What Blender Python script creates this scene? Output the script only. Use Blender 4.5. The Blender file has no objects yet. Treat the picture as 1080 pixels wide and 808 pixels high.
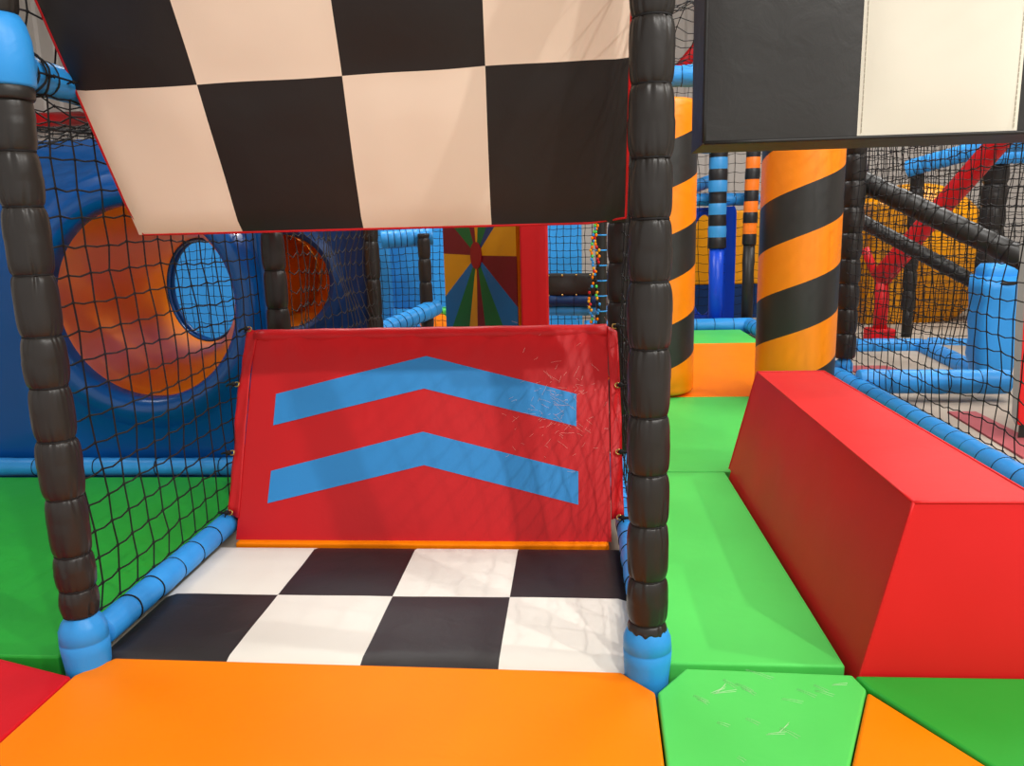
import bpy, math, random
from mathutils import Vector, Matrix, noise
V3 = Vector
PI = math.pi
SC = bpy.context.scene
COL = SC.collection
rnd = random.Random(7)

# ------------------------------------------------------------------ camera
F = 830.0                                   # focal length in pixels of a 1080 px wide frame
EYE = V3((0, 0, 0.95))
_d = V3((64.0, 165.0, F)).normalized()      # world +Y in camera axes (right, up, forward)
_u = V3((-111.0, 4339.0, -F))
_u = (_u - _u.dot(_d) * _d).normalized()
_r = V3((_u.y*_d.z-_u.z*_d.y, _u.z*_d.x-_u.x*_d.z, _u.x*_d.y-_u.y*_d.x))
if _r.x < 0: _r = -_r
RX = V3((_r.x, _d.x, _u.x)); RY = V3((_r.y, _d.y, _u.y)); RZ = V3((_r.z, _d.z, _u.z))
cd = bpy.data.cameras.new('camera'); cam = bpy.data.objects.new('camera', cd); COL.objects.link(cam)
cam.matrix_world = Matrix(((RX.x, RY.x, -RZ.x, EYE.x), (RX.y, RY.y, -RZ.y, EYE.y), (RX.z, RY.z, -RZ.z, EYE.z), (0, 0, 0, 1)))
cd.sensor_width = 36; cd.lens = F/1080*36; cd.clip_start = 0.02; cd.clip_end = 100
SC.camera = cam

# ------------------------------------------------------------------ light and exposure
SC.view_settings.view_transform = 'Standard'; SC.view_settings.look = 'None'
SC.view_settings.exposure = 0.0; SC.view_settings.gamma = 1.0
SC.view_settings.use_curve_mapping = False
w = bpy.data.worlds.new('world'); SC.world = w; w.use_nodes = True
w.node_tree.nodes['Background'].inputs[0].default_value = (1.0, 0.97, 0.93, 1)
w.node_tree.nodes['Background'].inputs[1].default_value = 1.0

def area(name, loc, target, size, power, col=(1, 1, 1), sy=None):
    l = bpy.data.lights.new(name, 'AREA'); l.energy = power; l.color = col
    l.shape = 'RECTANGLE'; l.size = size; l.size_y = sy or size
    o = bpy.data.objects.new(name, l); COL.objects.link(o); o.location = loc
    o.rotation_euler = (V3(target)-V3(loc)).to_track_quat('-Z', 'Y').to_euler(); return o
for _p, _w in (((3.3, -1.2, 4.1), 105), ((1.3, -1.3, 4.1), 80), ((4.6, .9, 4.1), 105)):  # unseen key light, split in three so shadow streaks stay faint
    area('key_light', _p, (0.2, 2.0, 0.0), 0.085, _w, (1, .97, .92))
area('fill_light', (1.9, 3.4, 4.2), (1.1, 3.6, 0), 2.2, 150, (1, .98, .95))  # unseen fill lights added under the ceiling to brighten lane, back and sides
area('fill_light', (-1.6, 5.9, 4.2), (-1.6, 6.6, 0), 1.6, 125, (1, .98, .95))
area('fill_light', (4.2, 7.0, 4.2), (4.2, 7.0, 0), 2.2, 170, (1, .98, .95))
area('fill_light', (-4.2, 3.0, 4.2), (-4.2, 3.0, 0), 1.4, 70, (1, .98, .95))

# ------------------------------------------------------------------ helpers
def ray(px, py):
    return RX*(px-540) + RY*(-(py-404)) + RZ*F
def at(px, py, y):
    r = ray(px, py); return EYE + r*((y-EYE.y)/r.y)
def atx(px, py, x):
    r = ray(px, py); return EYE + r*((x-EYE.x)/r.x)
def gnd(px, py, z=0.0):
    r = ray(px, py); return EYE + r*((z-EYE.z)/r.z)
def onplane(px, py, o, n):
    r = ray(px, py); return EYE + r*((V3(o)-EYE).dot(n)/r.dot(n))

def lin(c):
    out = []
    for v in c:
        v /= 255.0
        out.append(v/12.92 if v <= .04045 else ((v+.055)/1.055)**2.4)
    return (*out, 1)

MATS = {}
def vinyl(name, rgb, rough=.42, bump=.12, scale=6, metal=0, var=.06, coat=0, stretch=None, spec=.3):
    if name in MATS: return MATS[name]
    m = bpy.data.materials.new(name); m.use_nodes = True; nt = m.node_tree; b = nt.nodes['Principled BSDF']
    b.inputs['Roughness'].default_value = rough; b.inputs['Metallic'].default_value = metal
    b.inputs['Specular IOR Level'].default_value = spec
    if coat: b.inputs['Coat Weight'].default_value = coat; b.inputs['Coat Roughness'].default_value = .08
    tc = nt.nodes.new('ShaderNodeTexCoord'); mp = nt.nodes.new('ShaderNodeMapping')
    if stretch: mp.inputs['Scale'].default_value = stretch
    nt.links.new(tc.outputs['Object'], mp.inputs['Vector'])
    n = nt.nodes.new('ShaderNodeTexNoise'); n.inputs['Scale'].default_value = scale; n.inputs['Detail'].default_value = 3
    nt.links.new(mp.outputs[0], n.inputs['Vector'])
    mix = nt.nodes.new('ShaderNodeMix'); mix.data_type = 'RGBA'
    c = lin(rgb); mix.inputs[6].default_value = tuple(x*(1-var) for x in c[:3])+(1,); mix.inputs[7].default_value = tuple(min(1, x*(1+var)) for x in c[:3])+(1,)
    nt.links.new(n.outputs[0], mix.inputs[0]); nt.links.new(mix.outputs[2], b.inputs['Base Color'])
    if bump:
        bp = nt.nodes.new('ShaderNodeBump'); bp.inputs['Strength'].default_value = bump; bp.inputs['Distance'].default_value = .02
        n2 = nt.nodes.new('ShaderNodeTexNoise'); n2.inputs['Scale'].default_value = scale*2.2; n2.inputs['Detail'].default_value = 5; n2.inputs['Distortion'].default_value = .6
        nt.links.new(mp.outputs[0], n2.inputs['Vector'])
        nt.links.new(n2.outputs[0], bp.inputs['Height']); nt.links.new(bp.outputs[0], b.inputs['Normal'])
    MATS[name] = m; return m

RED = vinyl('red_vinyl', (194, 17, 24), .44, .08)
REDB = vinyl('red_block_vinyl', (214, 24, 26), .5, .06, 4)
BLUE = vinyl('sky_blue_vinyl', (48, 146, 222), .4)
CHEV = vinyl('chevron_blue_vinyl', (46, 136, 204), .45, .06)
ORANGE = vinyl('orange_vinyl', (255, 131, 0), .48, .08, spec=.12)
LIME = vinyl('lime_green_vinyl', (84, 204, 90), .46, .08, spec=.2)
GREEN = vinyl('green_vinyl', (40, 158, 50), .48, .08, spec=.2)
REDM = vinyl('red_mat_vinyl', (208, 16, 28), .5, .08, spec=.2)
BLACK = vinyl('black_vinyl', (38, 37, 36), .4, .06)
BLACKP = vinyl('black_padding_vinyl', (40, 37, 35), .36, .05, 10)
BLACKF = vinyl('black_checker_vinyl', (38, 34, 34), .45, .08)
WHITE = vinyl('white_checker_vinyl', (228, 223, 213), .45, .08, 5, var=.02)
CREAM = vinyl('cream_vinyl', (238, 216, 196), .5, .06, 4, var=.03)
IVORY = vinyl('ivory_vinyl', (216, 210, 194), .5, .05, 4, var=.03)
CORD = vinyl('black_cord', (22, 21, 22), .75, 0)
CORDG = vinyl('dark_grey_cord', (52, 47, 45), .75, 0)
PLBLUE = vinyl('blue_moulded_plastic', (0, 80, 156), .25, .03, 3, coat=.2, spec=.25)
DKBLUE = vinyl('navy_vinyl', (8, 48, 98), .4, .1)
PLORANGE = vinyl('orange_moulded_plastic', (250, 148, 16), .32, .04, 2, spec=.16, stretch=(.4, .4, 4))
PLORANGE2 = vinyl('matt_orange_plastic', (255, 164, 40), .5, .05, 3)
YELLOW = vinyl('yellow_moulded_plastic', (228, 150, 8), .3, .03, 3)
YELV = vinyl('yellow_vinyl', (226, 160, 10), .45)
MAROON = vinyl('maroon_vinyl', (128, 8, 22), .45)
BRASS = vinyl('brass', (190, 160, 90), .3, 0, metal=1)
STEEL = vinyl('steel', (150, 150, 150), .3, 0, metal=1)
GREYP = vinyl('grey_paint', (120, 118, 114), .5, .03)
CONC = vinyl('concrete', (172, 160, 146), .8, .1, 9, var=.12)
PINKF = vinyl('worn_red_floor_paint', (168, 84, 88), .7, .05, 9, var=.15)
WALLM = vinyl('painted_wall', (196, 190, 184), .8, .03, 3)
CEILM = vinyl('ceiling_sheet', (176, 168, 158), .8, .03, 3)
BRICK = vinyl('mauve_brick', (122, 86, 78), .8, .2, 14, var=.25)
SCUFF = vinyl('scuffed_threads', (238, 190, 180), .7, 0)
GSCUFF = vinyl('pale_scuffs', (205, 232, 190), .7, 0)

def link(name, V, Fc, mats, root=None, smooth=True, label=None, cat=None, group=None, kind=None, fmat=None, bevel=0, auto=None):
    if root is not None:
        top = root
        while top.parent: top = top.parent
        org = top.location.copy()
    else:
        zs = min(v[2] for v in V); n = len(V)
        org = V3((sum(v[0] for v in V)/n, sum(v[1] for v in V)/n, zs))
    me = bpy.data.meshes.new(name)
    me.from_pydata([tuple(V3(v)-org) for v in V], [], [tuple(f) for f in Fc])
    if not isinstance(mats, (list, tuple)): mats = [mats]
    for m in mats: me.materials.append(m)
    if fmat: me.polygons.foreach_set('material_index', fmat)
    me.polygons.foreach_set('use_smooth', [smooth]*len(me.polygons))
    me.update()
    if auto is not None:
        me.set_sharp_from_angle(angle=math.radians(auto))
    o = bpy.data.objects.new(name, me); COL.objects.link(o)
    if root is not None: o.parent = root
    else: o.location = org
    if bevel:
        b = o.modifiers.new('bevel', 'BEVEL'); b.width = bevel; b.segments = 4; b.limit_method = 'ANGLE'; b.angle_limit = math.radians(28)
        b.harden_normals = False
    for k, v in (('label', label), ('category', cat), ('group', group), ('kind', kind)):
        if v: o[k] = v
    return o
def thing(name, loc, label, cat, group=None):
    o = bpy.data.objects.new(name, None); COL.objects.link(o); o.location = loc; o.empty_display_size = .05
    o['label'] = label; o['category'] = cat
    if group: o['group'] = group
    return o
def frame(d):
    d = V3(d).normalized(); a = V3((0, 0, 1)) if abs(d.z) < .9 else V3((0, -1, 0))
    u = d.cross(a).normalized(); v = u.cross(d).normalized() * -1
    return d, u, v
class MB:
    def __init__(s): s.V = []; s.F = []; s.M = []
    def add(s, V, Fc, m=0):
        k = len(s.V); s.V += [V3(v) for v in V]; s.F += [[i+k for i in f] for f in Fc]; s.M += [m]*len(Fc)
    def tube(s, pts, r, n=6, closed=False, m=0, caps=True):
        pts = [V3(p) for p in pts]; N = len(pts); V = []; Fc = []
        t = ((pts[1]-pts[0])).normalized(); _, u, v = frame(t)
        for i in range(N):
            if closed: t = (pts[(i+1) % N]-pts[i-1]).normalized()
            else: t = (pts[min(i+1, N-1)]-pts[max(i-1, 0)]).normalized()
            u = (u - t*u.dot(t)).normalized(); v = t.cross(u)
            rr = r[i] if isinstance(r, (list, tuple)) else r
            for k in range(n):
                a = 2*PI*k/n; V.append(pts[i]+(u*math.cos(a)+v*math.sin(a))*rr)
        for i in range(N if closed else N-1):
            j = (i+1) % N
            for k in range(n):
                Fc.append([i*n+k, i*n+(k+1) % n, j*n+(k+1) % n, j*n+k])
        if not closed and caps:
            Fc.append(list(range(n))[::-1]); Fc.append([(N-1)*n+k for k in range(n)])
        s.add(V, Fc, m)
    def ring(s, c, axis, R, r, n=24, k=6, m=0, sy=1, wob=0):
        d, u, v = frame(axis); ph = rnd.random()*6
        s.tube([V3(c)+(u*math.cos(2*PI*i/n)+v*math.sin(2*PI*i/n)*sy)*(R*(1+wob*math.sin(5*2*PI*i/n+ph)))+d*(wob*R*math.sin(3*2*PI*i/n+ph)) for i in range(n)], r, k, True, m)
    def box(s, c, sz, m=0, rz=0):
        x, y, z = sz[0]/2, sz[1]/2, sz[2]/2; ca, sa = math.cos(rz), math.sin(rz)
        V = [V3(c)+V3((a*x*ca-b*y*sa, a*x*sa+b*y*ca, e*z)) for e in (-1, 1) for a, b in ((-1, -1), (1, -1), (1, 1), (-1, 1))]
        s.add(V, [[3, 2, 1, 0], [4, 5, 6, 7], [0, 1, 5, 4], [1, 2, 6, 5], [2, 3, 7, 6], [3, 0, 4, 7]], m)
    def prism(s, poly, vec, m=0):
        n = len(poly); V = [V3(p) for p in poly]+[V3(p)+V3(vec) for p in poly]
        s.add(V, [list(range(n))[::-1], list(range(n, 2*n))]+[[i, (i+1) % n, n+(i+1) % n, n+i] for i in range(n)], m)
    def sphere(s, c, r, n=8, k=5, m=0, sz=1):
        V = [V3(c)+V3((0, 0, -r*sz))]; Fc = []
        for i in range(1, k):
            a = PI*i/k
            for j in range(n): V.append(V3(c)+V3((r*math.sin(a)*math.cos(2*PI*j/n), r*math.sin(a)*math.sin(2*PI*j/n), -r*sz*math.cos(a))))
        V.append(V3(c)+V3((0, 0, r*sz))); L = len(V)-1
        for j in range(n): Fc.append([0, 1+(j+1) % n, 1+j]); Fc.append([L, L-n+j, L-n+(j+1) % n])
        for i in range(k-2):
            for j in range(n): a = 1+i*n; Fc.append([a+j, a+(j+1) % n, a+n+(j+1) % n, a+n+j])
        s.add(V, Fc, m)
    def out(s, name, mats, root=None, **kw):
        return link(name, s.V, s.F, mats, root, fmat=s.M, **kw)

def sleeve(mb, p0, p1, R, ties, pinch=.2, n=40, pleat=.07, rows=12, seed=0, m=0, endcap=True, tight=7.):
    """a padded sleeve drawn in by ties at the given distances from p0"""
    p0 = V3(p0); p1 = V3(p1); L = (p1-p0).length; d, u, v = frame(p1-p0)
    rg = random.Random(seed+int(L*1000)); st = sorted(set([0.0]+[t for t in ties if 0 < t < L]+[L]))
    V = []; Fc = []; prevph = [rg.random()*6 for _ in range(4)]
    rowsl = []
    for si in range(len(st)-1):
        a, b = st[si], st[si+1]; nx = [rg.random()*6 for _ in range(4)]; PLn = [(rg.random()*2*PI, rg.uniform(.07, .15), rg.uniform(.5, 1.2), rg.uniform(-.1, .1)) for _ in range(rg.randint(8, 12))]
        if si == 0: PLp = PLn
        else: PLp = PLq
        PLq = [(rg.random()*2*PI, rg.uniform(.07, .15), rg.uniform(.5, 1.2), rg.uniform(-.1, .1)) for _ in range(rg.randint(8, 12))]
        fat = 1+rg.uniform(-.03, .04)
        for i in range(rows+(1 if si == len(st)-2 else 0)):
            f = i/rows; f2 = .5-.5*math.cos(PI*f); t = a+(b-a)*f2
            dist = min(t-a, b-t); near = math.exp(-dist/(R*.5))
            rb = R*fat*(1-pinch*.5*math.exp(-dist/(R*.10))-pinch*.5*math.exp(-(dist/(R*.45))**1.5))
            ph = prevph if f2 < .5 else nx
            row = []
            for k in range(n):
                th = 2*PI*k/n
                pl = 0
                for (pa, pw, pd, sk) in (PLp if f2 < .5 else PLq):
                    dd = (th-pa-sk*dist/R+PI) % (2*PI)-PI
                    if abs(dd) < 3*pw: pl += pd*(math.exp(-(dd/pw)**2)-.45*math.exp(-((abs(dd)-1.7*pw)/pw)**2))
                pl *= .9
                lump = .02*math.sin(2*th+ph[3]+f*2)
                rr = rb*(1-pleat*near*pl*(.25+.75*(1-math.exp(-dist/(R*.12))))+lump*(1-near))
                V.append(p0+d*t+(u*math.cos(th)+v*math.sin(th))*rr)
            rowsl.append(len(V)-n)
        prevph = nx
    for i in range(len(rowsl)-1):
        a, b = rowsl[i], rowsl[i+1]
        for k in range(n): Fc.append([a+k, a+(k+1) % n, b+(k+1) % n, b+k])
    if endcap: Fc.append(list(range(rowsl[0], rowsl[0]+n))[::-1]); Fc.append(list(range(rowsl[-1], rowsl[-1]+n)))
    mb.add(V, Fc, m)

def padded(name, p0, p1, R, n_or_ties, label, cat, mat, group=None, pinch=.2, cord=CORD, cr=.0022, pleat=.07, n=32, root=None, part='padding', cords=True, rows=10, wob=.012):
    p0 = V3(p0); p1 = V3(p1); L = (p1-p0).length
    ties = n_or_ties if isinstance(n_or_ties, list) else [L*(i+1)/(n_or_ties+1)+rnd.uniform(-.004, .004) for i in range(n_or_ties)]
    if root is None:
        base = p0 if p0.z <= p1.z else p1
        root = thing(name, base, label, cat, group)
    mb = MB(); sleeve(mb, p0, p1, R, ties, pinch, n=n, pleat=pleat, seed=int(abs(p0.x*91+p0.y*37+p0.z*13)*10), rows=rows)
    pad_ = mb.out(part, mat, root)
    if cords:
        d = (p1-p0).normalized()
        for t in ties:
            c = MB(); c.ring(p0+d*t, d, R*(1-pinch)+cr*.5, cr, 24, 5, wob=wob); c.out('tie_cord', cord, pad_)
    return root

def net(name, label, fn, nu, nv, r, mat=CORD, group=None, jit=.12, knots=True, seed=1, sag=.12, cat='net', root=None):
    """square-mesh cord net; fn(u, v) gives the point on the net"""
    rg = random.Random(seed); mb = MB(); P = []
    du = (fn(1, .5)-fn(0, .5)).length/nu; dv = (fn(.5, 1)-fn(.5, 0)).length/nv
    c = min(du, dv)
    for i in range(nu+1):
        row = []
        for j in range(nv+1):
            p = fn(i/nu, j/nv)
            k = jit*c*.45
            e = 1 if 0 < i < nu and 0 < j < nv else .25
            row.append(p+(V3((rg.uniform(-k, k), rg.uniform(-k, k), rg.uniform(-k, k)))+noise.noise_vector(p*2.2+V3((seed*3.1, 0, 0)))*c*jit*3.0)*e)
        P.append(row)
    def seg(a, b, s):
        m = (a+b)/2+V3((0, 0, -s)); V = []
        d, u, v = frame(b-a)
        for q in (a, m, b):
            for k in range(3):
                an = 2*PI*k/3+.5; V.append(q+(u*math.cos(an)+v*math.sin(an))*r)
        mb.add(V, [[0, 1, 4, 3], [1, 2, 5, 4], [2, 0, 3, 5], [3, 4, 7, 6], [4, 5, 8, 7], [5, 3, 6, 8]])
    for i in range(nu+1):
        for j in range(nv+1):
            if i < nu: seg(P[i][j], P[i+1][j], sag*.7*du*rg.uniform(.6, 1.2))
            if j < nv: seg(P[i][j], P[i][j+1], 0)
            if knots:
                p = P[i][j]; q = r*2.2
                mb.add([p+V3(o) for o in ((q, 0, 0), (-q, 0, 0), (0, q, 0), (0, -q, 0), (0, 0, q), (0, 0, -q))],
                       [[0, 2, 4], [2, 1, 4], [1, 3, 4], [3, 0, 4], [2, 0, 5], [1, 2, 5], [3, 1, 5], [0, 3, 5]])
    return mb.out('net' if root else name, mat, root, smooth=True, **({} if root else dict(label=label, cat=cat, group=group)))
def quadfn(a, b, c, d):        # corners a(0,0) b(1,0) c(1,1) d(0,1)
    a, b, c, d = map(V3, (a, b, c, d))
    return lambda u, v: (a*(1-u)+b*u)*(1-v)+(d*(1-u)+c*u)*v

def mat_slab(name, poly, mats, label, z1=0.0, z0=-.06, bevel=.012, cat='mat', group=None, scuffs=None):
    mb = MB(); P = [V3((p[0], p[1], z0)) for p in poly]
    ar = sum(P[i].x*P[(i+1) % len(P)].y-P[(i+1) % len(P)].x*P[i].y for i in range(len(P)))
    if ar < 0: P = P[::-1]
    mb.prism(P, (0, 0, z1-z0))
    return mb.out(name, mats, None, smooth=True, label=label, cat=cat, group=group, bevel=bevel, auto=35)

# ------------------------------------------------------------------ the hall
def struct(name, mb, m, **kw): return mb.out(name, m, None, smooth=False, kind='structure', **kw)
X0, X1, Y1, ZC = -6.5, 8.0, 11.5, 4.4
mb = MB(); mb.box(((X0+X1)/2, 5.0, -.11), (X1-X0, 13.0, .1)); struct('floor', mb, CONC)
def corr(mb, a, b, z0, z1, n, dep, nrm):      # profiled sheet wall
    a = V3(a); b = V3(b); nrm = V3(nrm); pts = []
    for i in range(n):
        for f, h in ((0, 0), (.6, 0), (.7, 1), (.9, 1)): pts.append(a.lerp(b, (i+f)/n)+nrm*dep*h)
    pts.append(b); k = len(pts)
    V = [p+V3((0, 0, z0)) for p in pts]+[p+V3((0, 0, z1)) for p in pts]
    back = [a-nrm*.08, b-nrm*.08]; V += [back[0]+V3((0, 0, z0)), back[1]+V3((0, 0, z0)), back[1]+V3((0, 0, z1)), back[0]+V3((0, 0, z1))]
    mb.add(V, [[i, i+1, k+i+1, k+i] for i in range(k-1)]+[[2*k, 2*k+1, 2*k+2, 2*k+3]])
mb = MB(); corr(mb, (X0, Y1, 0), (X1, Y1, 0), -.06, ZC, 48, .03, (0, -1, 0)); struct('wall_back', mb, WALLM)
mb = MB(); corr(mb, (X0, -1.5, 0), (X0, Y1, 0), -.06, ZC, 40, .03, (1, 0, 0)); struct('wall_left', mb, WALLM)
mb = MB(); corr(mb, (X1, Y1, 0), (X1, -1.5, 0), -.06, ZC, 40, .03, (-1, 0, 0)); struct('wall_right', mb, WALLM)
mb = MB(); mb.box(((X0+X1)/2, 5.0, ZC+.05), (X1-X0, 13.0, .1))
for i in range(12): mb.box(((X0+X1)/2, -1+i*1.1, ZC-.012), (X1-X0, .03, .03))
struct('ceiling', mb, CEILM)
# ------------------------------------------------------------------ floor mats
def g2(*pp): return [(gnd(x, y).x, gnd(x, y).y) for x, y in pp]
mat_slab('floor_mat', g2((122, 693.5), (655, 708.5), (691, 730), (701, 808), (712, 1000), (-260, 1000), (-2, 784), (78, 712)), ORANGE,
         'large orange mat with clipped corners in front of the checkered mat', bevel=.006)
mat_slab('floor_mat', g2((723, 704.5), (899, 711.5), (914, 727), (896, 808), (860, 1000), (730, 1000), (703.5, 808), (693.5, 730)), LIME,
         'lime green scuffed mat at the front with a clipped corner beside blue pole foot', bevel=.006)
mat_slab('floor_mat', g2((915, 728.5), (1044, 809), (1300, 1000), (863, 1000), (898, 808)), ORANGE,
         'small pointed orange mat at the bottom right edge between green mats', bevel=.008)
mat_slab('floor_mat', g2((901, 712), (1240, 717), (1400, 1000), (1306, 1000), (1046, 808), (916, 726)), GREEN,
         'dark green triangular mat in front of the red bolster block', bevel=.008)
mat_slab('floor_mat', [(-2.6, 1.575), (-1.335, 1.575), *g2((75, 713), (-5, 785), (-262, 1000)), (-2.6, .75)], REDM,
         'plain red mat at the left front edge', bevel=.006)
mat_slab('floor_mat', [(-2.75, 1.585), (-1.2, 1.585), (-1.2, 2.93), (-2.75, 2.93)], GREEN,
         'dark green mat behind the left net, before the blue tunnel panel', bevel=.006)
mat_slab('floor_mat', [(.2, 1.605), (.58, 1.605), (.58, 2.985), (.2, 2.985)], LIME,
         'bright green lane mat between black pole and red bolster block', bevel=.006)
mat_slab('floor_mat', [(.2, 2.992), (1.5, 2.992), (1.5, 4.36), (.2, 4.36)], LIME,
         'bright green mat further down the lane, below the striped punch pillars', bevel=.006)
mat_slab('floor_mat', [(.2, 4.368), (1.5, 4.368), (1.5, 6.38), (.2, 6.38)], ORANGE,
         'orange mat behind the two striped pillars', bevel=.006)
mat_slab('floor_mat', [(.2, 6.388), (1.5, 6.388), (1.5, 7.2), (.2, 7.2)], LIME,
         'narrow green mat at the far end of the lane by blue rail', bevel=.006)
mat_slab('floor_mat', [(-1.07, 2.26), (.1, 2.26), (.1, 2.85), (-1.07, 2.85)], ORANGE,
         'orange mat under the red chevron pad, only its front edge showing', bevel=.006)

for (sx_, sy_, ang_, L_) in ((760, 727, .9, .02), (764, 731, .2, .025), (757, 729, .5, .018), (769, 722, 2.2, .018), (784, 726, 2.3, .02), (789, 730, 2.3, .016), (738, 738, 2.4, .016), (741, 741, 2.4, .012), (826, 769, .8, .02), (832, 774, 2.3, .02), (818, 775, .1, .018), (800, 712, 2.5, .03), (835, 740, 2.8, .02), (865, 727, 2.3, .016), (885, 723, .1, .016), (793, 762, 2.4, .014), (762, 765, 2.6, .012), (781, 802, 2.3, .008), (850, 732, 2.4, .02), (869, 732, 2.6, .018)):
    q = gnd(sx_, sy_); sc_ = scuff_mb = globals().setdefault('SCM', MB())
    for k_ in range(2):
        d_ = V3((math.cos(ang_+k_*.1), math.sin(ang_+k_*.1), 0))*L_; o_ = V3((.004*k_, .005*k_, .0006))
        SCM.tube([q-d_+o_, q+o_+V3((.001, .001, 0)), q+d_+o_], .00042, 3)
SCM.out('scuff_marks', GSCUFF, [q for q in COL.objects if 'lime green scuffed' in q.get('label', '')][0], kind='stuff')

def checker(name, o, ux, uy, nx, ny, sx, sy, th, mats, first, label, cat, edge=None, gf=None, sub=10, puff=.004, warp=.003, piping=None, seed=3):
    """padded board of sewn squares; o = lower left corner of the front face"""
    o = V3(o); ux = V3(ux).normalized(); uy = V3(uy).normalized(); nn = ux.cross(uy)
    W, Hh = nx*sx, ny*sy; NX, NY = nx*sub, ny*sub; V = []; Fc = []; M = []
    for j in range(NY+1):
        for i in range(NX+1):
            a, b = i/sub, j/sub; fa, fb = a % 1, b % 1
            ed = min(fa, 1-fa, fb, 1-fb); e2 = min(i/sub*sx, W-i/sub*sx, j/sub*sy, Hh-j/sub*sy)
            h = puff*min(1, ed*5)-max(0, .02-e2)*.5
            p = gf(a, b) if gf else o+ux*(a*sx)+uy*(b*sy)
            h += warp*(noise.noise(p*5+V3((seed, 0, 0))))*2*min(1, e2*12)
            V.append(p+nn*h)
    for j in range(NY):
        for i in range(NX):
            k = j*(NX+1)+i; Fc.append([k, k+1, k+NX+2, k+NX+1]); M.append((i//sub+j//sub+first) % 2)
    k0 = len(V); bord = [i for i in range(NX+1)]+[j*(NX+1)+NX for j in range(1, NY+1)]+[NY*(NX+1)+i for i in range(NX-1, -1, -1)]+[j*(NX+1) for j in range(NY-1, 0, -1)]
    for b in bord: V.append(V[b]-nn*th)
    m = len(bord)
    for i in range(m):
        Fc.append([bord[i], k0+i, k0+(i+1) % m, bord[(i+1) % m]]); M.append(2)
    Fc.append([k0+i for i in range(m)][::-1]); M.append(2)
    root = thing(name, (o.x+ux.x*W/2, o.y+ux.y*W/2, min(v.z for v in V)), label, cat)
    ob = link('checkered_cover', V, Fc, mats, root, fmat=M, auto=50)
    if piping:
        mb = MB(); c = [o, o+ux*W, o+ux*W+uy*Hh, o+uy*Hh] if not gf else [gf(0, 0), gf(nx, 0), gf(nx, ny), gf(0, ny)]; cc = [q-nn*.012 for q in c]; pts = []
        for i in range(4):
            a, b = cc[i], cc[(i+1) % 4]
            for t in range(12): pts.append(a.lerp(b, .01+t/12.0))
        mb.tube(pts, .0045, 6, True); mb.out('piping', piping, root)
    return root
checker('checkered_mat', (-1.112, 1.572, 0), (1, 0, 0), (0, 1, 0), 4, 2, .3125, .3375, .06, [WHITE, BLACKF, BLACKF], 1,
        'black and white checkered mat on the floor below the red pad', 'mat', sub=10, puff=.003, warp=.002)
tdir = V3((0, -.17, .338)).normalized()
_bx = [-1.127, -.848, -.531, -.203, .131]; _mx = [-1.145, -.85, -.513, -.189, .123+.006]; _mz = [1.285, 1.288, 1.293, 1.302, 1.305]
def tilted(a, b):
    i = min(3, int(a)); f = a-i
    B_ = V3((_bx[i]*(1-f)+_bx[i+1]*f, 2.0, .953)); M_ = V3((_mx[i]*(1-f)+_mx[i+1]*f, 1.83, _mz[i]*(1-f)+_mz[i+1]*f))
    return B_+(M_-B_)*b
upper = checker('checkered_panel', (-1.135, 2.0, .952), (1, .0, .001), tdir, 4, 3, .317, .381, .05, [CREAM, BLACKF, RED], 0,  # padded panel of sewn squares, hung tilted
        'tilted cream and black checkered panel hanging above the red pad, with red piping', 'panel', sub=10, puff=.003, warp=.006, piping=RED, seed=11, gf=tilted)

# ------------------------------------------------------------------ ivory and black hanging panel on the right
root = thing('hanging_panel', (.92, 1.87, 1.12), 'thick black and ivory block panel hanging top right over the lane', 'panel')
def cushion(mb, x0, x1, z0, z1, y0, y1, mats, puff=.012, sub=14, seed=0):
    V = []; Fc = []; M = []; n = sub
    for j in range(n+1):
        for i in range(n+1):
            a, b = i/n, j/n
            h = .004+puff*(1-(2*a-1)**4)*(1-(2*b-1)**6)
            p = V3((x0+(x1-x0)*a, y0, z0+(z1-z0)*b)); p.y -= h+.004*noise.noise(p*7+V3((seed, 3, 1)))*min(1, 8*min(a, 1-a, b, 1-b)); V.append(p)
    for j in range(n):
        for i in range(n): k = j*(n+1)+i; Fc.append([k, k+1, k+n+2, k+n+1])
    mb.add(V, Fc)
zb, zt = 1.12, 1.75
for i, (xa, xb) in enumerate(((.285, .605), (.605, .93), (.93, 1.26), (1.26, 1.58))):
    mb = MB(); cushion(mb, xa, xb, zb, zt, 1.8, 1.9, None, seed=i); mb.out('panel_face', vinyl('charcoal_leatherette', (50, 49, 48), .42, .13, 7) if i % 2 == 0 else IVORY, root)
mb = MB()
mb.prism([(.285, 1.8, zb), (1.58, 1.8, zb), (1.58, 1.8, zt), (.285, 1.8, zt)], (0, .18, -.006))
mb.out('panel_side', vinyl('dark_brown_vinyl', (46, 32, 26), .5), root, smooth=False)
mb = MB()
for a, b in (((.285, 1.797, zb), (1.58, 1.797, zb)), ((.285, 1.797, zb), (.285, 1.797, zt))):
    a = V3(a); b = V3(b); mb.tube([a.lerp(b, t/12) for t in range(13)], .0045, 6)
mb.out('piping', BLACK, root)
for xs in (.613, .922):
    mb = MB()
    for k in range(int((zt-zb)/.011)):
        z = zb+.01+k*.011; mb.tube([(xs, 1.7935, z), (xs, 1.7935, z+.0085)], .0011, 4, caps=False)
    mb.out('stitching', vinyl('thread', (190, 184, 165), .8, 0), root)

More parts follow.
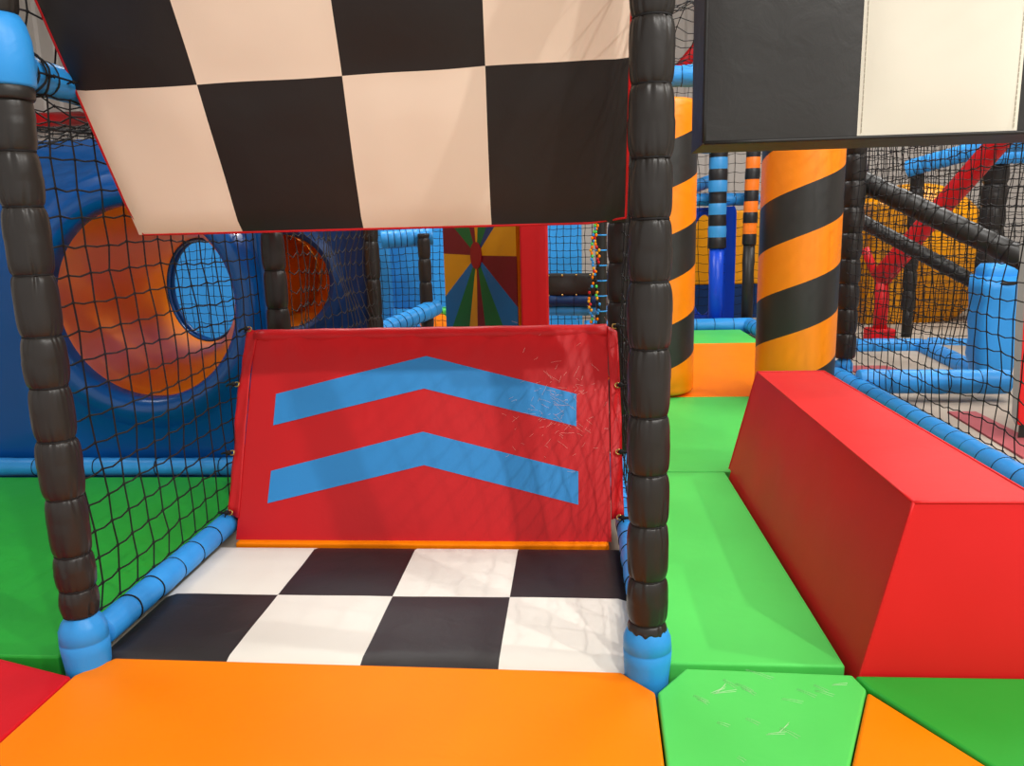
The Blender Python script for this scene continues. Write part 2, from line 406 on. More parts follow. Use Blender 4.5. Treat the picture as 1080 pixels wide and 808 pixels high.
# ------------------------------------------------------------------ red block on the right
root = thing('bolster_block', (.84, 2.32, -.05), 'long red trapezoid vinyl block lying on the right of green lane', 'block')
zt = .375; zb = -.05
A = [V3((.59, 1.575, zb)), V3((1.06, 1.575, zb)), V3((.953, 1.60, zt)), V3((.694, 1.60, zt))]
B = [V3((.59, 3.02, zb)), V3((1.06, 3.02, zb)), V3((.965, 3.085, zt)), V3((.712, 3.085, zt))]
def patch(c00, c10, c11, c01, nu, nv, bulge, seed, nrm=None, wr=.003):
    V = []; Fc = []; n = (c10-c00).cross(c01-c00).normalized()
    for j in range(nv+1):
        for i in range(nu+1):
            u, v = i/nu, j/nv; p = (c00*(1-u)+c10*u)*(1-v)+(c01*(1-u)+c11*u)*v
            e = min(1, 8*min(u, 1-u, v, 1-v))
            V.append(p+n*(bulge*16*u*(1-u)*v*(1-v)+wr*noise.noise(p*6+V3((seed, 0, 0)))*e))
    for j in range(nv):
        for i in range(nu): k = j*(nu+1)+i; Fc.append([k, k+1, k+nu+2, k+nu+1])
    return V, Fc
mb = MB()
for q, bu, sd in (((A[0], A[1], A[2], A[3]), .006, 1), ((B[0], A[0], A[3], B[3]), .006, 2), ((A[1], B[1], B[2], A[2]), .006, 3), ((A[3], A[2], B[2], B[3]), .008, 4), ((B[1], B[0], B[3], B[2]), .005, 5), ((A[1], A[0], B[0], B[1]), 0, 6)):
    V, Fc = patch(*q, 22, 22, bu, sd); mb.add(V, Fc)
mb.out('vinyl_cover', REDB, root)
mb = MB()
for a, b in ((A[0], A[3]), (A[3], A[2]), (A[2], A[1]), (A[3], B[3]), (A[2], B[2]), (B[3], B[2]), (B[0], B[3])):
    mb.tube([a.lerp(b, t/14) for t in range(15)], .0035, 6)
mb.out('seam', REDB, root)

# ------------------------------------------------------------------ red chevron pad
PO = V3((0, 2.285, 0)); PU = V3((0, .38, .925)).normalized(); PN = V3((1, 0, 0)).cross(PU)   # PN points to the camera side
def pp(x, y, off=0): q = onplane(x, y, PO, PN); return q+PN*off
PH = .672; xl, xr = -1.078, .108
def pt(x, s): return PO+V3((x, 0, 0))+PU*s
root = thing('chevron_pad', (-.48, 2.32, 0), 'tilted red vinyl pad with two blue chevrons laced between the black poles', 'pad')
V = []; Fc = []; NU, NV = 60, 34
for j in range(NV+1):
    for i in range(NU+1):
        u, v = i/NU, j/NV; wl = (xl+.0)+(-1.062-xl)*v; wr_ = xr+.0*v
        p = pt(wl+(wr_-wl)*u, PH*v)
        e = min(1, 10*min(u, 1-u), 10*min(v, 1-v))
        h = .010*(1-(2*u-1)**6)*(1-(2*v-1)**4)+.004*noise.noise(p*5)*e
        if v > .88: h += .0035*math.sin(u*95+3*math.sin(u*17))*math.exp(-abs(v-.93)*30)
        V.append(p+PN*h)
for j in range(NV):
    for i in range(NU): k = j*(NU+1)+i; Fc.append([k, k+1, k+NU+2, k+NU+1])
def surf(x, s):
    v = s/PH; u = (x-xl)/(xr-xl); e = max(0, min(1, 10*min(u, 1-u), 10*min(v, 1-v)))
    p = pt(x, s); return p+PN*(.010*(1-(2*u-1)**6)*(1-(2*v-1)**4)+.004*noise.noise(p*5)*e)
M = [0]*len(Fc); n0 = len(V)
bord = [i for i in range(NU+1)]+[j*(NU+1)+NU for j in range(1, NV+1)]+[NV*(NU+1)+i for i in range(NU-1, -1, -1)]+[j*(NU+1) for j in range(NV-1, 0, -1)]
for b in bord: V.append(V[b]-PN*.055)
m = len(bord)
for i in range(m): Fc.append([bord[i], n0+i, n0+(i+1) % m, bord[(i+1) % m]]); M.append(0)
Fc.append([n0+i for i in range(m)][::-1]); M.append(0)
mb = MB(); mb.V = V; mb.F = Fc; mb.M = M
def toxs(px, py):
    q = onplane(px, py, PO, PN); return q.x, (q-PO).dot(PU)
for k in range(120):      # pale thread scuffs at the upper right
    cx = rnd.gauss(592, 26); cy = rnd.gauss(425, 34)
    if cx > 640: continue
    x, s = toxs(cx, cy); L = rnd.choice((.5, 1))*rnd.uniform(.006, .022); a = rnd.choice([.9, .7, 2.4, 2.6, .1])+rnd.uniform(-.3, .3)
    q = [surf(x+math.cos(a)*L*t, s+math.sin(a)*L*t)+PN*.0022 for t in (-1, 0, 1)]
    q[1] += PU*rnd.uniform(-.002, .002); mb.tube(q, .00032, 3, m=1)
mb.out('vinyl_cover', [RED, SCUFF], root, auto=50)
def chevron(P):                 # P: six pixel corners: left top, apex top, right top, right bottom, apex bottom, left bottom
    Q = [toxs(*p) for p in P]; V = []; Fc = []; N = 24
    for h in (0, 1):
        a0, a1 = (Q[0], Q[1]) if h == 0 else (Q[1], Q[2]); b0, b1 = (Q[5], Q[4]) if h == 0 else (Q[4], Q[3])
        k = len(V)
        for i in range(N+1):
            t = i/N; a = [a0[c]*(1-t)+a1[c]*t for c in (0, 1)]; b = [b0[c]*(1-t)+b1[c]*t for c in (0, 1)]
            for r_ in range(7):
                f = r_/6; x, s = b[0]*(1-f)+a[0]*f, b[1]*(1-f)+a[1]*f
                V.append(surf(x, s)+PN*.0016)
        for i in range(N):
            for r_ in range(6): q = k+i*7+r_; Fc.append([q, q+7, q+8, q+1])
    link('chevron', V, Fc, CHEV, root)
chevron([(292, 416), (450, 376), (608, 416), (608, 450), (448, 410.5), (289, 449)])
chevron([(287, 497), (447, 456), (610, 497.5), (610, 532.5), (448, 491), (283, 531)])
mb = MB(); V = []                # top roll of the pad
mb.tube([pt(-1.065+(xr+1.065)*t/30, PH-.004)+PN*(-.022+.003*math.sin(t*1.3)) for t in range(31)], .027, 14)
mb.out('top_roll', RED, root)
# side flaps with eyelets
fl = [((262, 345), (272, 349)), ((252, 395), (264, 400)), ((247, 455), (260, 458)), ((241, 540), (254, 545))]
for side in (0, 1):
    a = ([(261, 346), (252, 392), (246, 455), (240, 541)], [(272, 350), (264, 395), (259, 456), (252, 547)]) if side == 0 else \
        ([(640, 344), (643, 395), (644, 456), (645, 548)], [(651, 348), (654, 395), (656, 456), (658, 545)])
    V = []; Fc = []; rows = 24
    for r_ in range(rows+1):
        t = r_/rows*3; i = min(2, int(t)); f = t-i
        L = [a[0][i][c]*(1-f)+a[0][i+1][c]*f for c in (0, 1)]; Rr = [a[1][i][c]*(1-f)+a[1][i+1][c]*f for c in (0, 1)]
        for c in range(6):
            g = c/5; q = onplane(L[0]*(1-g)+Rr[0]*g, L[1]*(1-g)+Rr[1]*g, PO, PN)
            out = (1-g) if side == 0 else g
            V.append(q+PN*(.004+.006*math.sin(t*5+c)*out-.012*out+.004*math.sin(t*11)*out))
    for r_ in range(rows):
        for c in range(5): k = r_*6+c; Fc.append([k, k+6, k+7, k+1])
    o = link('side_flap', V, Fc, RED, root); sd = o.modifiers.new('thickness', 'SOLIDIFY'); sd.thickness = .003
    eys = [(264, 348), (251, 406), (246, 478), (244, 541)] if side == 0 else [(648, 345), (651, 407), (652, 477), (653, 546)]
    for (ex, ey) in eys:
        q = onplane(ex, ey, PO, PN)+PN*.010
        mb = MB(); mb.ring(q, PN, .0075, .0024, 16, 6); ob = mb.out('eyelet', BRASS, root)
        d = V3((-1, 0, 0)) if side == 0 else V3((1, 0, 0))
        mb = MB(); mb.tube([q+PN*.001, q+d*.012+PN*.007, q+d*.03-PN*.004, q+d*.048-PN*.03], .0036, 6)
        mb.sphere(q+d*.009+PN*.006, .0085); mb.tube([q+d*.01+PN*.006, q+d*.013+PN*.012-V3((0, 0, .016))], .002, 5); mb.out('lacing_cord', CORD, ob)

# ------------------------------------------------------------------ the front poles
PY_ = 1.57; RP = .043
def ztie(ys, x, yy): return [at(x, y, yy).z for y in ys]
def base_cover(root, x, y, z1, r0=.05):
    V = []; Fc = []; n = 36; prof = [(-.06, .046), (-.03, .05), (0, .052), (.03, .0545), (.055, .0555), (.0575, .053), (.06, .0555), (.085, .054), (.1, .047), (.112, .037), (z1, .031)]; prof = [(a_, b_*.93) for a_, b_ in prof]
    for z, r in prof:
        for k in range(n):
            th = 2*PI*k/n; rr = r*(1+.018*math.sin(3*th+z*40)+(.03*math.sin(8*th) if z > .09 else 0)); V.append((x+rr*math.cos(th), y+rr*math.sin(th), z))
    for i in range(len(prof)-1):
        for k in range(n): Fc.append([i*n+k, i*n+(k+1) % n, (i+1)*n+(k+1) % n, (i+1)*n+k])
    Fc.append(list(range(n))[::-1]); Fc.append([(len(prof)-1)*n+k for k in range(n)])
    link('base_cover', V, Fc, BLUE, root)
def front_pole(x, ys, z_end, label, base=True, name='padded_pole', y=PY_, zs=None, r=RP, black=BLACKP, nseg=40):
    zz = zs or sorted(ztie(ys, 0, y) if False else ys)
    root = thing(name, (x, y, -.06), label, 'pole', 'black padded poles of the play frame')
    z0 = zz[0]
    mb = MB(); sleeve(mb, (x, y, z0), (x, y, z_end), r, [z-z0 for z in zz[1:]], .2, n=nseg, pleat=.1, rows=22, seed=int(x*10+50)); pad_ = mb.out('padding', black, root)
    for z in zz[1:]+[z0+.004]:
        c = MB(); c.ring((x, y, z), (0, 0, 1), r*.815, .0026, 28, 6, wob=.012); c.out('tie_cord', CORD, pad_)
    if base: base_cover(root, x, y, max(.12, z0+.004))
    return root
ysL = [640, 612, 577, 518, 459, 404, 352, 289, 219, 162]
zL = [atx(95-(640-y)*.136, y, -1.12).z for y in ysL]
lp = front_pole(-1.12, zL, 1.235, 'black puffed padded pole on the left with tied gathers and blue foot', nseg=120)
mb = MB(); sleeve(mb, (-1.12, PY_, 1.385), (-1.12, PY_, 2.2), RP, [.2, .38, .56, .72], .2, n=100, pleat=.1, rows=20); mb.out('upper_padding', BLACKP, lp)
mb = MB(); mb.tube([(-1.12, PY_, z) for z in (1.225, 1.23, 1.255, 1.257)], [.046, .049, .049, .046], 32); mb.out('cuff', BLACK, lp)
mb = MB(); mb.tube([(-1.12, PY_, z) for z in (1.25, 1.255, 1.30, 1.34, 1.37, 1.385)], [.05, .054, .056, .055, .048, .04], 36)
mb.tube([(-1.125, PY_, 1.305), (-1.145, PY_+.05, 1.305), (-1.178, PY_+.10, 1.305)], [.052, .052, .044], 30); mb.out('joint_cover', BLUE, lp)
ysR = [668, 654, 608, 551, 498, 438, 367, 297, 231, 167, 90, 19]
zR = [at(685, y, PY_).z for y in ysR]
for k in range(5):
    c = MB(); c.ring((-1.178, PY_+.095+k*.016, 1.305), (.12*(k % 3-1), 1, .15*((k*2) % 3-1)), .047, .0026, 28, 5, wob=.03); c.out('wrapped_cord', CORD, lp)
front_pole(.15, zR, 1.75, 'black puffed padded pole in the middle with tied gathers and blue foot', nseg=120)
# back poles of the same bay
front_pole(-1.1, [.12, .26, .40, .54, .68, .82, .96, 1.1], 2.2, 'black padded pole behind the left end of the red pad', y=2.86)
front_pole(.165, [.12, .27, .40, .54, .68, .82, .96, 1.1, 1.24, 1.4, 1.55, 1.7, 1.85], 2.2, 'black padded pole behind the right end of the red pad', y=2.86)

# ------------------------------------------------------------------ rails of the front bay
gR = 'blue padded rails of the play frame'
padded('padded_rail', (-1.125, 1.64, .035), (-1.125, 2.80, .035), .036, 9, 'blue padded rail on the floor under the left net', 'rail', BLUE, gR, .06, pleat=.03, n=28)
padded('padded_rail', (.16, 1.64, .03), (.16, 2.80, .03), .034, 11, 'blue padded floor rail behind the middle pole, right of the checkered mat', 'rail', BLUE, gR, .05, pleat=.03, n=28)
padded('padded_rail', (-1.18, 1.66, 1.305), (-1.18, 2.95, 1.305), .04, 10, 'blue padded rail up on the left running back under the checkered panel', 'rail', BLUE, gR, .08, pleat=.04, n=28)
padded('padded_rail', (-2.75, 2.975, .03), (-1.17, 2.975, .03), .036, 5, 'blue padded floor rail in front of the blue tunnel panel', 'rail', BLUE, gR, .05, pleat=.03, n=24)
padded('padded_rail', (.15, 1.66, 1.85), (.15, 4.4, 1.85), .042, 20, 'blue padded rail high above the middle pole', 'rail', BLUE, gR, .08, pleat=.03, n=20, rows=4)

# ------------------------------------------------------------------ nets of the front bay
def wavy(fn, amp, nrm, s=3):
    nrm = V3(nrm)
    def g(u, v):
        p = fn(u, v); return p+nrm*(amp*noise.noise(p*s)*min(1, 6*min(u, 1-u, v, 1-v)))
    return g
net('climbing_net', 'black square cord net between left pole and the red pad', wavy(quadfn((-1.15, 1.6, .07), (-1.15, 2.83, .07), (-1.165, 2.83, 1.27), (-1.165, 1.6, 1.27)), .012, (1, 0, 0)), 15, 18, .0026, CORD, jit=.1, sag=.1, seed=2)
net('climbing_net', 'black cord net seen edge on behind the middle pole', wavy(quadfn((.165, 1.61, .07), (.175, 2.83, .07), (.175, 2.83, 1.8), (.165, 1.61, 1.8)), .03, (1, 0, 0)), 14, 26, .0026, CORD, jit=.12, sag=.15, seed=3)
net('climbing_net', 'black net roof stretched flat over the left bay', wavy(quadfn((-2.7, 1.6, 1.3), (-1.13, 1.6, 1.3), (-1.13, 2.95, 1.3), (-2.7, 2.95, 1.3)), .05, (0, 0, 1)), 22, 19, .0026, CORD, jit=.2, sag=.2, seed=4)
net('climbing_net', 'black cord net in the top left corner above the blue rail', quadfn((-1.175, 1.6, 1.34), (-1.175, 2.9, 1.34), (-1.175, 2.9, 2.2), (-1.175, 1.6, 2.2)), 12, 8, .0026, CORD, jit=.14, seed=5)
net('climbing_net', 'black net roof high over the green lane', wavy(quadfn((.16, 1.6, 1.88), (1.6, 1.6, 1.88), (1.6, 4.45, 1.78), (.16, 4.45, 1.78)), .07, (0, 0, 1)), 14, 34, .0024, CORD, jit=.25, sag=.2, seed=6)

# ------------------------------------------------------------------ blue tunnel panel and orange crawl tube
YP = 3.04
c0 = at(150, 320, YP); RH = .398
def holed_panel(root, cx, cz, y, R, x0, x1, z0, z1, mat, lip=.07, bw=.17, thick=.06, name='moulded_face', fx=None):
    """flat moulded panel with a rolled rim round a circular hole, facing -Y"""
    n = 96; V = []; Fc = []
    prof = [(R-.01, .05), (R-.012, 0), (R-.004, -lip*.5), (R+.02, -lip*.85), (R+bw*.4, -lip), (R+bw*.75, -lip*.7), (R+bw, -lip*.2), (R+bw+.02, 0)]
    for r, dy in prof:
        for k in range(n):
            th = 2*PI*k/n; V.append([cx+r*math.cos(th), y+dy, cz+r*math.sin(th)])
    for f in (.35, 1):
        for k in range(n):
            th = 2*PI*k/n; c, s = math.cos(th), math.sin(th)
            t = min((x1-cx)/c if c > 1e-6 else (x0-cx)/c if c < -1e-6 else 1e9, (z1-cz)/s if s > 1e-6 else (z0-cz)/s if s < -1e-6 else 1e9)
            r0 = R+bw+.02; t = max(t, 0.0); r = min(r0, t)+(t-min(r0, t))*f
            V.append([cx+c*r, y, cz+s*r])
    for k in range(n):
        q = V[-n]; V.append([q[0], q[1]+thick, q[2]])
    V = [[min(max(v[0], x0), x1), v[1], min(max(v[2], z0), z1)] for v in V]
    rows = len(prof)+3
    for i in range(rows-1):
        for k in range(n): Fc.append([i*n+k, i*n+(k+1) % n, (i+1)*n+(k+1) % n, (i+1)*n+k])
    if fx: V = [fx(V3(v)) for v in V]
    return link(name, V, Fc, mat, root, auto=40)
root = thing('tunnel_panel', (c0.x, YP, -.06), 'blue moulded panel with a large round rimmed opening behind left net', 'panel')
holed_panel(root, c0.x, c0.z, YP, RH, -3.05, -1.20, -.055, 1.33, PLBLUE, lip=.045, bw=.11)
mb = MB(); mb.tube([(-1.2, YP+.03, -.05), (-1.2, YP+.03, .4), (-1.2, YP+.03, .9), (-1.2, YP+.03, 1.33)], .045, 16); mb.out('rolled_edge', PLBLUE, root)
root = thing('crawl_tube', (c0.x, YP+.1, c0.z-RH), 'glossy orange crawl tube bending away behind the blue round opening', 'tube')
E = at(216, 306, 4.3); rE = .295; EA = math.radians(22)
V = []; Fc = []; n = 72; NR = 26
for i in range(NR+1):
    t = i/NR; c = c0+V3((0, .03, 0)); P1 = c+(E-c)*.33+V3((-.06, 0, 0)); P2 = c+(E-c)*.66+V3((-.05, 0, 0))
    q = c*(1-t)**3+P1*3*t*(1-t)**2+P2*3*t*t*(1-t)+E*t**3
    an = EA*t*t; nx = V3((math.cos(an), -math.sin(an), 0)); R = RH*.98+(rE-RH)*t
    R *= 1-.02*math.sin(PI*t)
    for k in range(n): th = 2*PI*k/n; V.append(q+nx*(R*math.cos(th))+V3((0, 0, R*math.sin(th))))
for i in range(NR):
    for k in range(n): Fc.append([i*n+k, (i+1)*n+k, (i+1)*n+(k+1) % n, i*n+(k+1) % n])
link('tube_wall', V, Fc, PLORANGE, root)
mb = MB(); an = EA; dirE = V3((math.sin(an), math.cos(an), 0))
mb.ring(E-dirE*.01, dirE, rE-.005, .016, 48, 10); mb.ring(E+dirE*.03, dirE, rE-.003, .016, 48, 10); mb.out('end_rim', PLBLUE, root)

net('climbing_net', 'fine net seen through the far end of the orange crawl tube', quadfn((-3.9, 5.3, .0), (-1.75, 5.3, .0), (-1.75, 5.3, 1.7), (-3.9, 5.3, 1.7)), 36, 28, .0028, CORD, jit=.2, sag=.1, seed=21)
# second tunnel panel, only its right part shows behind the pole
c1 = at(300, 297, 4.25)
root = thing('tunnel_panel', (c1.x, 4.25, -.06), 'dark blue panel with smaller round opening, behind the left back pole', 'panel')
holed_panel(root, c1.x, c1.z, 4.25, .265, -1.72, -1.08, -.055, 1.5, DKBLUE, lip=.03, bw=.05)
V = []; Fc = []; n = 40
for i in range(25):
    for k in range(n):
        th = 2*PI*k/n; R = .262*(1+.03*(i % 2)); V.append((c1.x-.3*(i/24)**2+R*math.cos(th), 4.27+i*.03, c1.z+R*math.sin(th)))
for i in range(24):
    for k in range(n): Fc.append([i*n+k, (i+1)*n+k, (i+1)*n+(k+1) % n, i*n+(k+1) % n])
Fc.append([24*n+k for k in range(n)])
link('ribbed_crawl_tube', V, Fc, PLORANGE2, None, label='ribbed orange crawl tube behind the smaller round opening', cat='tube')
front_pole(at(394, 300, 4.2).x, [.1, .3, .5, .7, .9, 1.1], 1.5, 'thin black pole at right edge of the dark blue tunnel panel', y=4.2, r=.04)
net('climbing_net', 'grey-knotted net hanging before the dark blue tunnel panel', wavy(quadfn((-1.08, 2.95, .1), (-1.03, 4.1, .1), (-1.03, 4.1, 1.3), (-1.08, 2.95, 1.3)), .06, (1, 0, 0)), 16, 17, .0022, CORDG, jit=.15, sag=.4, seed=8)

# ------------------------------------------------------------------ centre background seen over the red pad
yB = 5.4
padded('padded_rail', at(402, 253, yB), at(456, 249, yB+.1), .062, 7, 'short thick blue rail over the black post, above the red pad', 'rail', BLUE, gR, .08, pleat=.04, n=24)
padded('padded_rail', at(395, 352, 4.9), at(460, 324, 5.45), .06, 9, 'slanting blue rail low behind the top edge of red pad', 'rail', BLUE, gR, .06, pleat=.03, n=24)
front_pole(at(449, 300, yB).x, [.1, .28, .44, .6, .76, .9], .93, 'short black post under the short thick blue rail', y=yB, r=.045)
mb = MB(); a, b = at(411, 262, 6.3), at(444, 262, 6.3); zz = at(430, 326, 6.3).z
mb.prism([(a.x, 6.3, zz), (b.x, 6.3, zz), (b.x, 6.3, 1.2), (a.x, 6.3, 1.2)], (0, .08, 0)); mb.out('wall_pad', BLUE, label='light blue pad left of the short black post, behind netting', cat='pad', bevel=.02, auto=35)
mb = MB(); a, b = at(398, 262, 6.15), at(410, 262, 6.15)
mb.prism([(a.x, 6.15, -.05), (b.x, 6.15, -.05), (b.x, 6.15, 1.2), (a.x, 6.15, 1.2)], (0, .08, 0)); mb.out('wall_pad', CHEV, label='narrow darker blue pad right of the thin black pole', cat='pad', bevel=.02, auto=35)
mb = MB(); mb.prism([(-4.3, 7.2, -.05), (.08, 7.2, -.05), (.08, 7.2, 2.2), (-4.3, 7.2, 2.2)], (0, .06, 0)); mb.out('wall_pad', BLUE, label='wide light blue padded wall far behind the nets and pinwheel board', cat='pad', bevel=.02, auto=35)
net('climbing_net', 'fine black net before the far light blue padded wall', wavy(quadfn((-2.6, 5.9, -.03), (.3, 5.9, -.03), (.3, 5.9, 1.7), (-2.6, 5.9, 1.7)), .05, (0, 1, 0)), 56, 34, .0028, CORD, jit=.15, seed=9)
mb = MB(); q = gnd(432, 340); mb.tube([(a.x+.17, 6.12, -.05), (a.x+.17, 6.12, .2), (a.x+.17, 6.12, .27), (a.x+.17, 6.12, .31)], [.15, .15, .12, .04], 24)
mb.out('soft_stool', BLUE, label='rounded blue soft shape just above the red pad, beside netting', cat='soft play shape')
mb = MB(); q = at(459, 336, 6.6); mb.sphere((q.x, 6.6, q.z-.1), .15, 20, 12); mb.out('soft_ball', ORANGE, label='orange soft shape peeking over the pad left of the pinwheel board', cat='soft play shape')
mb = MB(); q = at(469, 341, 6.7); mb.box((q.x+.02, 6.75, .12), (.2, .2, .34)); mb.out('soft_block', LIME, label='green soft block just left of pinwheel board, low down', cat='soft play shape', bevel=.03, auto=35)

# pinwheel board
bo = at(470, 300, 4.9); be = at(546, 300, 4.45); bd = V3((be.x-bo.x, be.y-bo.y, 0)).normalized(); bn = V3((bd.y, -bd.x, 0))
root = thing('pinwheel_board', ((bo.x+be.x)/2, (bo.y+be.y)/2, -.06), 'padded board with a red yellow green blue pinwheel over the red pad', 'panel')
W = (V3((be.x, be.y, 0))-V3((bo.x, bo.y, 0))).length
def bq(px, py): q = onplane(px, py, bo, bn); return (V3((q.x-bo.x, q.y-bo.y, 0)).dot(bd), q.z)
def cq(cx, cy): return bq(440+cx/4.696, 220+cy/4.696)
hub = cq(298, 232); ztop = 1.28; zbot = -.05
def B3(u, z, off=0): return V3((bo.x, bo.y, 0))+bd*u+V3((0, 0, z))+bn*off
def hit(dx, dz):
    ts = []
    if dx > 1e-9: ts.append((W-hub[0])/dx)
    if dx < -1e-9: ts.append(-hub[0]/dx)
    if dz > 1e-9: ts.append((ztop-hub[1])/dz)
    if dz < -1e-9: ts.append((zbot-hub[1])/dz)
    t = min(ts); return hub[0]+dx*t, hub[1]+dz*t
PY1 = vinyl('shaded_yellow_vinyl', (196, 136, 6), .5); PG1 = vinyl('shaded_green_vinyl', (12, 92, 40), .5); PB1 = vinyl('shaded_blue_vinyl', (16, 92, 148), .5); PM1 = vinyl('shaded_maroon_vinyl', (104, 6, 22), .5)  # blade colours darkened: shade on the board's front is painted in
spokes = [((497, 236), RED), ((500, 486), PB1), ((425, 570), PG1), ((340, 570), PM1), ((303, 570), PY1), ((265, 570), PG1), ((185, 570), PB1), ((158, 416), PY1), ((150, 224), PM1), ((205, 118), PG1), ((265, 110), PM1), ((288, 110), PY1), ((302, 110), PG1), ((340, 110), DKBLUE), ((375, 108), PY1)]
dirs = []
for (c, m_) in spokes:
    q = cq(*c); d = (q[0]-hub[0], q[1]-hub[1]); dirs.append((math.atan2(d[1], d[0]), d, PM1 if m_ is RED else m_))
corners = [math.atan2(z-hub[1], u-hub[0]) for u, z in ((0, zbot), (W, zbot), (W, ztop), (0, ztop))]
cpt = {math.atan2(z-hub[1], u-hub[0]): (u, z) for u, z in ((0, zbot), (W, zbot), (W, ztop), (0, ztop))}
mb = MB(); mb.prism([B3(0, zbot), B3(W, zbot), B3(W, ztop), B3(0, ztop)], -bn*.09); mb.out('board_core', YELV, root, smooth=False)
for i, (a, d, m_) in enumerate(dirs):
    a2, d2, _ = dirs[(i+1) % len(dirs)]
    pts = [hub, hit(*d)]
    lo = a; hi = a2
    span = (lo-hi) % (2*PI)
    cs = sorted([c for c in corners if 0 < (lo-c) % (2*PI) < span], key=lambda c: (lo-c) % (2*PI))
    pts += [cpt[c] for c in cs]+[hit(*d2)]
    P = [B3(u, z, .0) for u, z in pts][::-1]
    mb = MB(); mb.prism(P, bn*.006); mb.out('pinwheel_blade', m_, root, smooth=False)
mb = MB(); hr = cq(325, 232)[0]-hub[0]; hz = abs(cq(298, 165)[1]-hub[1])
mb.prism([B3(hub[0]+hr*math.cos(2*PI*k/28), hub[1]+hz*math.sin(2*PI*k/28), .007) for k in range(28)], bn*.008); mb.out('hub', MAROON, root, smooth=False)
a = at(549, 300, 4.4); b = at(578, 300, 4.4)
mb = MB(); mb.prism([(a.x, 4.4, -.055), (b.x, 4.4, -.055), (b.x, 4.4, 1.35), (a.x, 4.4, 1.35)], (0, .12, 0))
mb.out('padded_column', RED, label='flat bright red padded column right of the pinwheel board', cat='column', bevel=.012, auto=35)
# right of the red column
mb = MB(); a, b = at(574, 289, 5.75), at(633, 312, 5.75)
root = thing('band_pad', ((a.x+b.x)/2, 5.75, b.z), 'black padded band across the net right of the red column', 'pad')
V, Fc = patch(V3((a.x, 5.75, b.z)), V3((b.x+.1, 5.75, b.z)), V3((b.x+.1, 5.75, a.z)), V3((a.x, 5.75, a.z)), 30, 8, .02, 3, wr=.03)
o = link('padding', V, Fc, BLACK, root); o.modifiers.new('thickness', 'SOLIDIFY').thickness = .03
for t in range(5):
    for zz in (a.z-.012, b.z+.012):
        mb = MB(); mb.sphere((a.x+.03+t*.1, 5.725, zz), .008); mb.out('eyelet', BRASS, root)
padded('padded_rail', at(570, 317, 5.77), at(640, 317, 5.77), .045, 3, 'navy padded rail under the black band', 'rail', DKBLUE, gR, .06, n=20)
padded('padded_rail', at(570, 327, 5.8), at(640, 327, 5.8), .04, 3, 'light blue rail right of red column, under the navy rail', 'rail', BLUE, gR, .06, n=20)
mb = MB(); a, b = gnd(576, 336), gnd(640, 343)
mb.box(((a.x+b.x)/2, 5.2, .08), (.5, .5, .27)); mb.out('soft_block', RED, label='red soft block low between red column and beaded rope', cat='soft play shape', bevel=.03, auto=35)
root = thing('beaded_rope', at(626, 345, 3.6), 'hanging rope with coloured beads left of the right back pole', 'rope')
cols = [YELV, RED, BLUE, LIME, ORANGE, CORD]
for s_, (xt, xb) in enumerate(((627, 622), (630, 629))):
    top = at(xt, 225, 3.6); bot = at(xb, 352, 3.6); mb = MB(); pts = [top.lerp(bot, t/20)+V3((.008*math.sin(t*.8+s_*2), 0, 0)) for t in range(21)]
    mb.tube([top+V3((0, 0, .85))]+pts+[V3((bot.x, bot.y, -.055))], .0035, 6); mb.out('cord', CORD, root)
    for t in range(0, 42):
        p = pts[t//2] if t % 2 == 0 else (pts[t//2]+pts[min(20, t//2+1)])/2
        m_ = cols[rnd.randrange(6)]
        mb = MB(); mb.sphere(p+V3((rnd.uniform(-.006, .006), -.003, 0)), .0065, 8, 5, sz=1.2); mb.out('bead', m_, root)
x = at(634, 300, 3.9).x
root = thing('padded_pole', (x, 3.9, -.06), 'slim black post with thin blue straps beside the beaded rope', 'pole')
mb = MB(); mb.tube([(x, 3.9, z) for z in (-.06, .5, 1.2, 1.9)], .026, 16); mb.out('post', BLACK, root)
for k in range(9):
    mb = MB(); mb.ring((x, 3.9, at(634, 252+k*16-20, 3.9).z), (0, 0, 1), .0265, .0035, 20, 5); mb.out('strap', BLUE, root)

